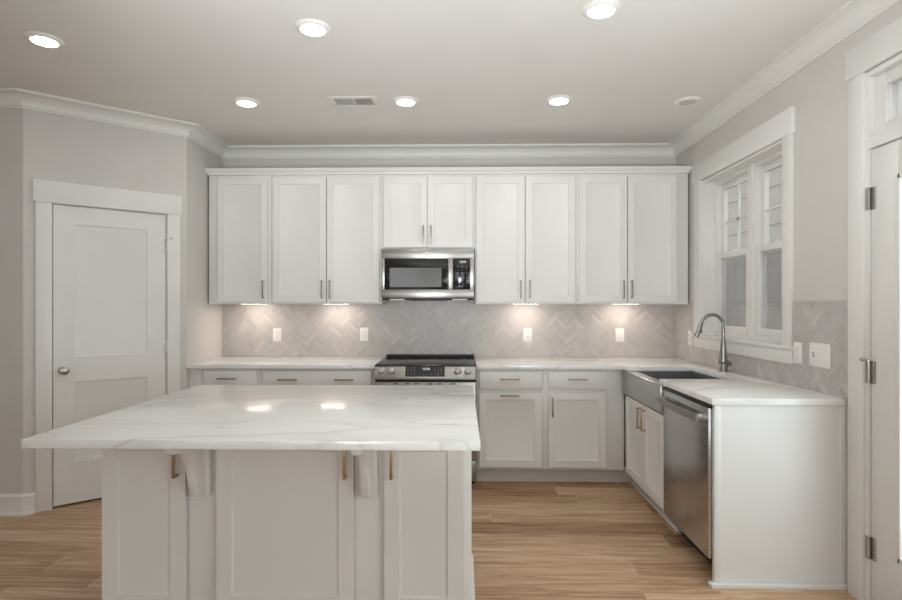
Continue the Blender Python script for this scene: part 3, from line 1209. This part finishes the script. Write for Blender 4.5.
# ------------------------------------------------------------------ range
t = Thing('range', (-10.85, 176, 0), 'stainless slide-in electric range between the back counters', 'range')
rx0, rx1 = -25.75, 4.1
t.part('body', MB().box(rx0 + .05, rx1 - .05, 164.8, YB - .5, 1.2, 35.6), MT['steel'])
mb = MB()
mb.box(rx0 - .05, rx1 + .05, 163.0, YB - .5, 35.62, 36.25, .08)
ck = t.part('cooktop', mb, MT['cook'])
mb = MB()
for bx, by, br in ((-19.5, 170.5, 4.2), (-2.2, 170.5, 4.8), (-19.5, 181, 3.2), (-2.2, 181, 3.4), (-10.8, 182, 2.6)):
    n = 40
    pts = [(bx + br * math.cos(2 * math.pi * k / n), by + br * math.sin(2 * math.pi * k / n), 36.25) for k in range(n + 1)]
    mb.tube(pts, .05, 5)
t.part('burner_ring', mb, MT['burner'], ck)
t.part('rear_trim', MB().box(rx0 + .1, rx1 - .1, 186.2, YB - .45, 36.26, 37.0, .12), MT['matte'])
# sloping control panel
mb = MB()
mb.prism([(163.3, 36.2), (161.55, 32.4), (161.55, 31.9), (165.0, 31.9), (165.0, 36.2)], 0, rx0, rx1, .07)
cp = t.part('control_panel', mb, MT['steel'])
sl = Vector((0, 161.55 - 163.3, 32.4 - 36.2)).normalized()        # down the slope
nr = Vector((0, sl.z, -sl.y))                                      # out of the slope
if nr.y > 0:
    nr = -nr


def onslope(x, z, off=0.0):
    y = 163.3 + (z - 36.2) / (32.4 - 36.2) * (161.55 - 163.3)
    return Vector((x, y, z)) + nr * off


mb = MB()
a = [onslope(-16.7, 35.75, .02), onslope(-5.1, 35.75, .02), onslope(-5.1, 32.85, .02), onslope(-16.7, 32.85, .02)]
b = [v - nr * .15 for v in a]
f0 = mb.verts([tuple(v) for v in a]); f1 = mb.verts([tuple(v) for v in b])
mb.bm.faces.new(f0)
for i in range(4):
    mb.bm.faces.new((f0[i], f0[(i + 1) % 4], f1[(i + 1) % 4], f1[i]))
dsp = t.part('display', mb, MT['black'], cp)


def slope_text(mb, body, size, x, z):
    me = text_mesh(body, size, .006)
    upv = -sl
    vs = [mb.bm.verts.new(onslope(x, z, .04) + Vector((1, 0, 0)) * v.co.x + upv * v.co.y + nr * v.co.z) for v in me.vertices]
    for p in me.polygons:
        try:
            mb.bm.faces.new([vs[i] for i in p.vertices])
        except ValueError:
            pass
    bpy.data.meshes.remove(me)


mb = MB()
slope_text(mb, '12:30', 1.0, -10.6, 34.95)
t.part('clock_digits', mb, MT['digits'], dsp)
mb = MB()
for r_, z in enumerate((35.3, 34.5, 33.7)):
    for cx in (-15.9, -14.9, -13.9):
        slope_text(mb, 'o', .55, cx, z)
for cx, tx in ((-12.6, '-'), (-11.3, 'o'), (-10.0, '-'), (-8.9, 'o')):
    slope_text(mb, tx, .5, cx, 33.5)
k = 1
for z in (35.2, 34.5, 33.8):
    for cx in (-7.9, -7.0, -6.1):
        slope_text(mb, str(k), .5, cx, z)
        k += 1
slope_text(mb, '0', .5, -7.0, 33.2)
t.part('lettering', mb, MT['greyprint'], dsp)
mb = MB()
mb.tube([onslope(-18.9, 32.75, .03), onslope(-18.0, 32.75, .03)], .16, 6)
mb.tube([onslope(-19.6, 32.75, .03), onslope(-19.2, 32.75, .03)], .14, 6)
t.part('label_print', mb, MT['greyprint'], cp)
for kx in (-23.6, -20.6, -1.2, 1.8):
    mb = MB()
    c = onslope(kx, 34.2)
    rings = []
    u_ = Vector((1, 0, 0)); v_ = -sl
    for r_, h_ in ((1.15, 0), (1.15, .2), (.92, .28), (.88, 1.0), (.78, 1.15), (.05, 1.18)):
        rings.append([tuple(c + nr * h_ + u_ * (r_ * math.cos(2 * math.pi * i / 24)) + v_ * (r_ * math.sin(2 * math.pi * i / 24))) for i in range(24)])
    mb.loft(rings)
    kn = t.part('knob', mb, MT['steel'], cp)
mb = MB()
mb.box(rx0 + .1, rx1 - .1, 162.9, 164.9, 31.15, 31.85)
t.part('vent_gap', mb, MT['matte'])
od = t.part('oven_door', MB().box(rx0 + .05, rx1 - .05, 162.6, 164.75, 8.2, 31.1, .1), MT['steel'])
for x in (-19.5, -16.2, -13.4, -9.4, -6.7, -2.6):
    t.part('vent_slot', MB().box(x - .7, x + .7, 162.55, 162.7, 30.45, 30.75), MT['matte'], od)
t.part('oven_window', MB().box(-21.5, -.2, 162.5, 162.75, 13, 26, .05), MT['black'], od)
mb = MB()
mb.cyl((-23.5, 160.6, 28.6), (1.8, 160.6, 28.6), .42, 16)
for x in (-22.6, .9):
    mb.box(x - .4, x + .4, 160.6, 162.7, 28.2, 29.0, .1)
t.part('handle', mb, MT['steel'], od)
t.part('warming_drawer', MB().box(rx0 + .05, rx1 - .05, 162.8, 164.75, 2.0, 7.9, .1), MT['steel'])
t.part('plinth', MB().box(rx0 + .3, rx1 - .3, 166.5, 168, 0, 2.0), MT['matte'])

# ------------------------------------------------------------------ over-the-range microwave
t = Thing('microwave', (-10.85, 180, 55.6), 'stainless over-the-range microwave under the short cabinet', 'microwave')
mx0, mx1, mf = -25.45, 3.85, 173.4
t.part('body', MB().box(mx0 + .05, mx1 - .05, mf + 1.4, YB - .45, 55.9, 71.6, .05), MT['steelx'])
fr = MB()
fr.box(mx0, mx1, mf, mf + 1.45, 68.5, 71.55, .06)
fr.box(mx0, mx1, mf, mf + 1.45, 56.15, 58.7, .06)
fr.box(mx0, -24.4, mf, mf + 1.45, 58.65, 68.55, .03)
fr.box(2.55, mx1, mf, mf + 1.45, 58.65, 68.55, .03)
fro = t.part('front_frame', fr, MT['steel'])
dm = t.part('door', MB().box(-24.38, -4.45, mf - .05, mf + 1.4, 58.7, 68.5, .05), MT['black'])
t.part('door_window', MB().box(-22.75, -6.45, mf - .09, mf + .2, 59.55, 65.55), MT['window_mw'], dm)
mb = MB()
mb.box(-4.35, -2.85, mf - .25, mf + 1.2, 58.75, 68.45, .15)
t.part('handle', mb, MT['steel'], dm)
kp = t.part('keypad', MB().box(-2.8, 2.52, mf - .04, mf + 1.4, 58.7, 68.5, .04), MT['black'])
mb = MB()
add_text(mb, '12:30', .95, (.2, mf - .06, 67.4))
t.part('clock_digits', mb, MT['digits'], kp)
mb = MB()
for i, row in enumerate((('o', 'o', 'o'), ('-', '-', '-'), ('o', 'o', 'o'))):
    for j, ch in enumerate(row):
        add_text(mb, ch, .75, (-1.3 + 1.35 * j, mf - .06, 65.9 - .95 * i))
k = 1
for i in range(3):
    for j in range(3):
        add_text(mb, str(k), .7, (-1.0 + 1.25 * j, mf - .06, 62.4 - .85 * i))
        k += 1
for j, ch in enumerate(('-', '0', '-')):
    add_text(mb, ch, .7, (-1.0 + 1.25 * j, mf - .06, 59.8))
t.part('lettering', mb, MT['greyprint'], kp)
t.part('emblem', emblem((-11.1, mf - .01, 69.9), .68, 'front'), MT['steelx'], fro)
t.part('emblem_marks', emblem_marks((-11.1, mf - .04, 69.9), .68, 'front'), MT['greyprint'], fro)
t.part('underside', MB().box(mx0 + .3, mx1 - .3, mf + .15, YB - .6, 55.45, 56.0, .1), MT['matte'])
t.part('vent_grille', MB().box(-16.4, -4.6, mf + .15, mf + 5, 55.2, 55.6, .1), MT['matte'])
for a in (-22.8, -3.1):
    t.part('hood_lamp', MB().box(a, a + 4.8, mf + .05, mf + 3.0, 55.35, 55.8, .15), MT['mwlens'])

# ------------------------------------------------------------------ island
t = Thing('kitchen_island', (-27, 101, 0), 'gray-white kitchen island cabinet with three doors and corbels in the foreground', 'island')
ixa, ixb, iyf, iyb = -55.1, 1.45, 84.2, 118.5
t.part('body', MB().box(ixa, ixb, iyf, iyb, 0, 34.73, .05), MT['island'])
for a, b, px in ((-55.0, -42.15, -43.4), (-37.35, -16.4, -17.6), (-11.75, .15, -10.6)):
    dd = t.part('door', shaker(MB(), a, b, 7.2, 34.0, 83.25, .74, 2.3 if a > -50 else 2.35, .2, .32), MT['island'])
    t.part('handle', pull((px, 83.25, 30.6), 5.8, 'z'), MT['bronze'], dd)
for a in (-41.2, -15.6):
    mb = MB()
    mb.box(a, a + 2.8, 83.0, 84.2, 24.9, 34.7, .05)
    ctrl = [(81.6, 25.2), (80.8, 27.0), (80.2, 29.0), (79.6, 30.7), (78.7, 31.9), (77.4, 32.7), (75.9, 33.1), (74.6, 33.3), (74.0, 33.6), (73.8, 34.1), (73.8, 34.7)]
    mb.prism([(83.2, 34.7), (83.2, 25.0), (82.2, 25.0)] + ctrl, 0, a + .7, a + 2.0, .12)
    t.part('corbel', mb, MT['island'])
mb = MB()
sk = [(0, 0), (.75, 0), (.75, 4.6), (.5, 5.0), (.35, 5.25), (0, 5.25)]
mb.sweep([(ixb, 108.5), (ixb, iyf), (ixa, iyf), (ixa, 108.5)], sk, side=1)
t.part('base_molding', mb, MT['cab'])
single('island_countertop', MB().box(-58.35, 2.4, 71.9, 122.3, 34.75, 36.0, .14), MT['quartz'], (-28, 97, 35),
       'large white quartz countertop with gray veins on the island', 'countertop')

# ------------------------------------------------------------------ ceiling fittings
DL = 'lit recessed ceiling lights'


def downlight(loc, label):
    t = Thing('recessed_downlight', loc, label, 'ceiling light', DL)
    x, y, z = loc
    mb = MB()
    mb.lathe([(3.4, z), (3.4, z - .12), (3.2, z - .28), (2.75, z - .5), (2.4, z - .55), (2.3, z - .4), (2.25, z - .05)], (x, y, 0), n=48)
    t.part('trim_ring', mb, MT['plastic'])
    mb = MB()
    mb.lathe([(2.28, z - .30), (2.25, z - .42), (1.5, z - .46), (.05, z - .47)], (x, y, 0), n=48)
    t.part('lens', mb, MT['led'])
    return t


dl = downlight((-85.2, 111.0, CEIL), 'lit round ceiling light nearest the angled pantry wall').o
copy_thing(dl, (-29.1, 107.3, CEIL), 'lit round ceiling light above the front of the island, left of center')
copy_thing(dl, (25.5, 101.6, CEIL), 'lit round ceiling light at the top edge of the photo, right of center')
copy_thing(dl, (-57.5, 146.2, CEIL), 'lit round ceiling light left of the air vent, in the back row')
copy_thing(dl, (-14.9, 146.2, CEIL), 'lit round ceiling light just right of the air vent, in the back row')
copy_thing(dl, (25.6, 146.2, CEIL), 'lit round ceiling light in the back row nearest the unlit ceiling disc')

t = Thing('ceiling_disc', (60, 147.9, CEIL), 'unlit round white disc on the ceiling near the window', 'ceiling fitting')
mb = MB()
mb.lathe([(3.4, CEIL), (3.4, CEIL - .15), (3.1, CEIL - .35), (2.5, CEIL - .5), (2.3, CEIL - .35), (2.25, CEIL - .05)], (60, 147.9, 0), n=48)
t.part('trim_ring', mb, MT['plastic'])
mb = MB()
mb.lathe([(2.35, CEIL - .3), (2.3, CEIL - .42), (.05, CEIL - .5)], (60, 147.9, 0), n=48)
t.part('lens', mb, MT['offlens'])

t = Thing('air_vent', (-28.7, 146.4, CEIL), 'white rectangular air vent with two banks of slats on the ceiling', 'vent')
mb = MB()
vx0, vx1, vy0, vy1 = -35.1, -22.3, 142.7, 150.1
mb.box(vx0, vx1, vy0, vy0 + 1.4, CEIL - .22, CEIL, .1)
mb.box(vx0, vx1, vy1 - 1.4, vy1, CEIL - .22, CEIL, .1)
mb.box(vx0, vx0 + 1.5, vy0 + 1.3, vy1 - 1.3, CEIL - .22, CEIL, .05)
mb.box(vx1 - 1.5, vx1, vy0 + 1.3, vy1 - 1.3, CEIL - .22, CEIL, .05)
mb.box(-28.85, -28.45, vy0 + 1.3, vy1 - 1.3, CEIL - .22, CEIL, .02)
t.part('frame', mb, MT['grille'])
t.part('duct', MB().box(vx0 + 1.4, vx1 - 1.4, vy0 + 1.3, vy1 - 1.3, CEIL - .04, CEIL - .01), MT['matte'])
for bank, (a, b, sg) in enumerate(((vx0 + 1.6, -28.9, 1), (-28.4, vx1 - 1.6, -1))):
    n = 9
    for k in range(n):
        x = a + (b - a) * (k + .5) / n
        mb = MB()
        if sg < 0:
            mb.prism([(x - .22, CEIL - .05), (x - .17, CEIL - .05), (x + .22, CEIL - .3), (x + .17, CEIL - .3)], 1, vy0 + 1.35, vy1 - 1.35)
        else:
            mb.prism([(x + .12, CEIL - .05), (x + .07, CEIL - .05), (x - .09, CEIL - .26), (x - .04, CEIL - .26)], 1, vy0 + 1.35, vy1 - 1.35)
        t.part('slat', mb, MT['grille'])

# ------------------------------------------------------------------ under-cabinet lights
ug = None
UL = 'lit under-cabinet lights above the backsplash'
labels = ['lit under-cabinet light under the single-door cabinet at the left end', 'lit under-cabinet light just left of the microwave',
          'lit under-cabinet light just right of the microwave', 'lit under-cabinet light nearest the right corner']
for cx, lab in zip((-69.5, -42.0, 21.1, 53.9), labels):
    loc = (cx, 183.2, 54.6)
    if ug is None:
        t = Thing('under_cabinet_light', loc, lab, 'light', UL)
        x, y, z = loc
        t.part('housing', MB().box(x - 4.4, x + 4.4, y - 1.5, y + 1.5, z - .36, z - .02, .08), MT['plastic'])
        t.part('lens', MB().box(x - 4.1, x + 4.1, y - 1.2, y + 1.2, z - .5, z - .34, .06), MT['strip'])
        ug = t.o
    else:
        copy_thing(ug, loc, lab)

# ------------------------------------------------------------------ wall plates
OG = 'white wall plates on the backsplash'


def plate(name, loc, label, kind, face='front', w_=2.9, h_=4.6, cat='outlet'):
    """plate built facing -y at the origin, then turned for the right wall"""
    t = Thing(name, loc, label, cat, OG)
    ff = (lambda m: m) if face == 'front' else (lambda m: to_left(m, 0, 0))

    def add(nm, mb, mat, parent=None):
        ff(mb)
        for v in mb.bm.verts:
            v.co += t.loc
        return t.part(nm, mb, mat, parent)
    add('cover_plate', MB().box(-w_ / 2, w_ / 2, -.22, 0, -h_ / 2, h_ / 2, .1), MT['plastic'])
    if kind == 'outlet':
        m = add('receptacle', MB().box(-.66, .66, -.3, -.1, -1.32, 1.32, .04), MT['plastic'])
        mb = MB()
        for s_ in (-.72, .72):
            mb.box(-.3, -.2, -.315, -.28, s_ - .05, s_ + .3)
            mb.box(.2, .3, -.315, -.28, s_ - .05, s_ + .25)
            mb.cyl((0, -.315, s_ - .28), (0, -.28, s_ - .28), .1, 10)
        add('slots', mb, MT['slot'], m)
    elif kind == 'rocker':
        add('rocker', MB().prism([(-.1, -1.32), (-.27, -1.32), (-.36, 0), (-.44, 1.32), (-.1, 1.32)], 0, -.66, .66, .03), MT['plastic'])
    else:
        for c in (-1.82, 0, 1.82):
            m = add('switch_well', MB().box(c - .22, c + .22, -.26, -.1, -.5, .5), MT['slot'] if c < -1 else MT['plastic'])
            add('toggle', MB().prism([(-.1, -.15), (-.15, .35), (-.55, .62), (-.6, .4), (-.2, -.15)], 0, c - .14, c + .14, .03), MT['plastic'], m)
        for c in (-1.82, 0, 1.82):
            for s_ in (-1.2, 1.2):
                add('screw', MB().cyl((c, -.24, s_), (c, -.2, s_), .1, 10), MT['slot'])
    return t


BSF = YB - .36
plate('outlet', (-63.8, BSF, 43.6), 'white outlet on the back wall under the leftmost under-cabinet light', 'outlet')
plate('outlet', (-33.7, BSF, 43.8), 'white outlet on the back wall just left of the range', 'outlet')
plate('outlet', (22.5, BSF, 43.6), 'white outlet on the back wall just right of the range', 'outlet')
plate('light_switch', (53.8, BSF, 43.6), 'single white rocker switch on the back wall near the right corner', 'rocker', cat='switch')
plate('outlet', (XR - .36, 177.3, 43.4), 'small white outlet behind the faucet on the right wall', 'outlet', 'left')
plate('outlet', (XR - .36, 120.7, 43.5), 'white outlet beside the window apron on the right wall', 'outlet', 'left')
plate('switch_plate', (XR - .36, 113.4, 43.6), 'wide white three-toggle switch plate on the right wall', 'toggle', 'left', 6.5, 4.9, 'switch')
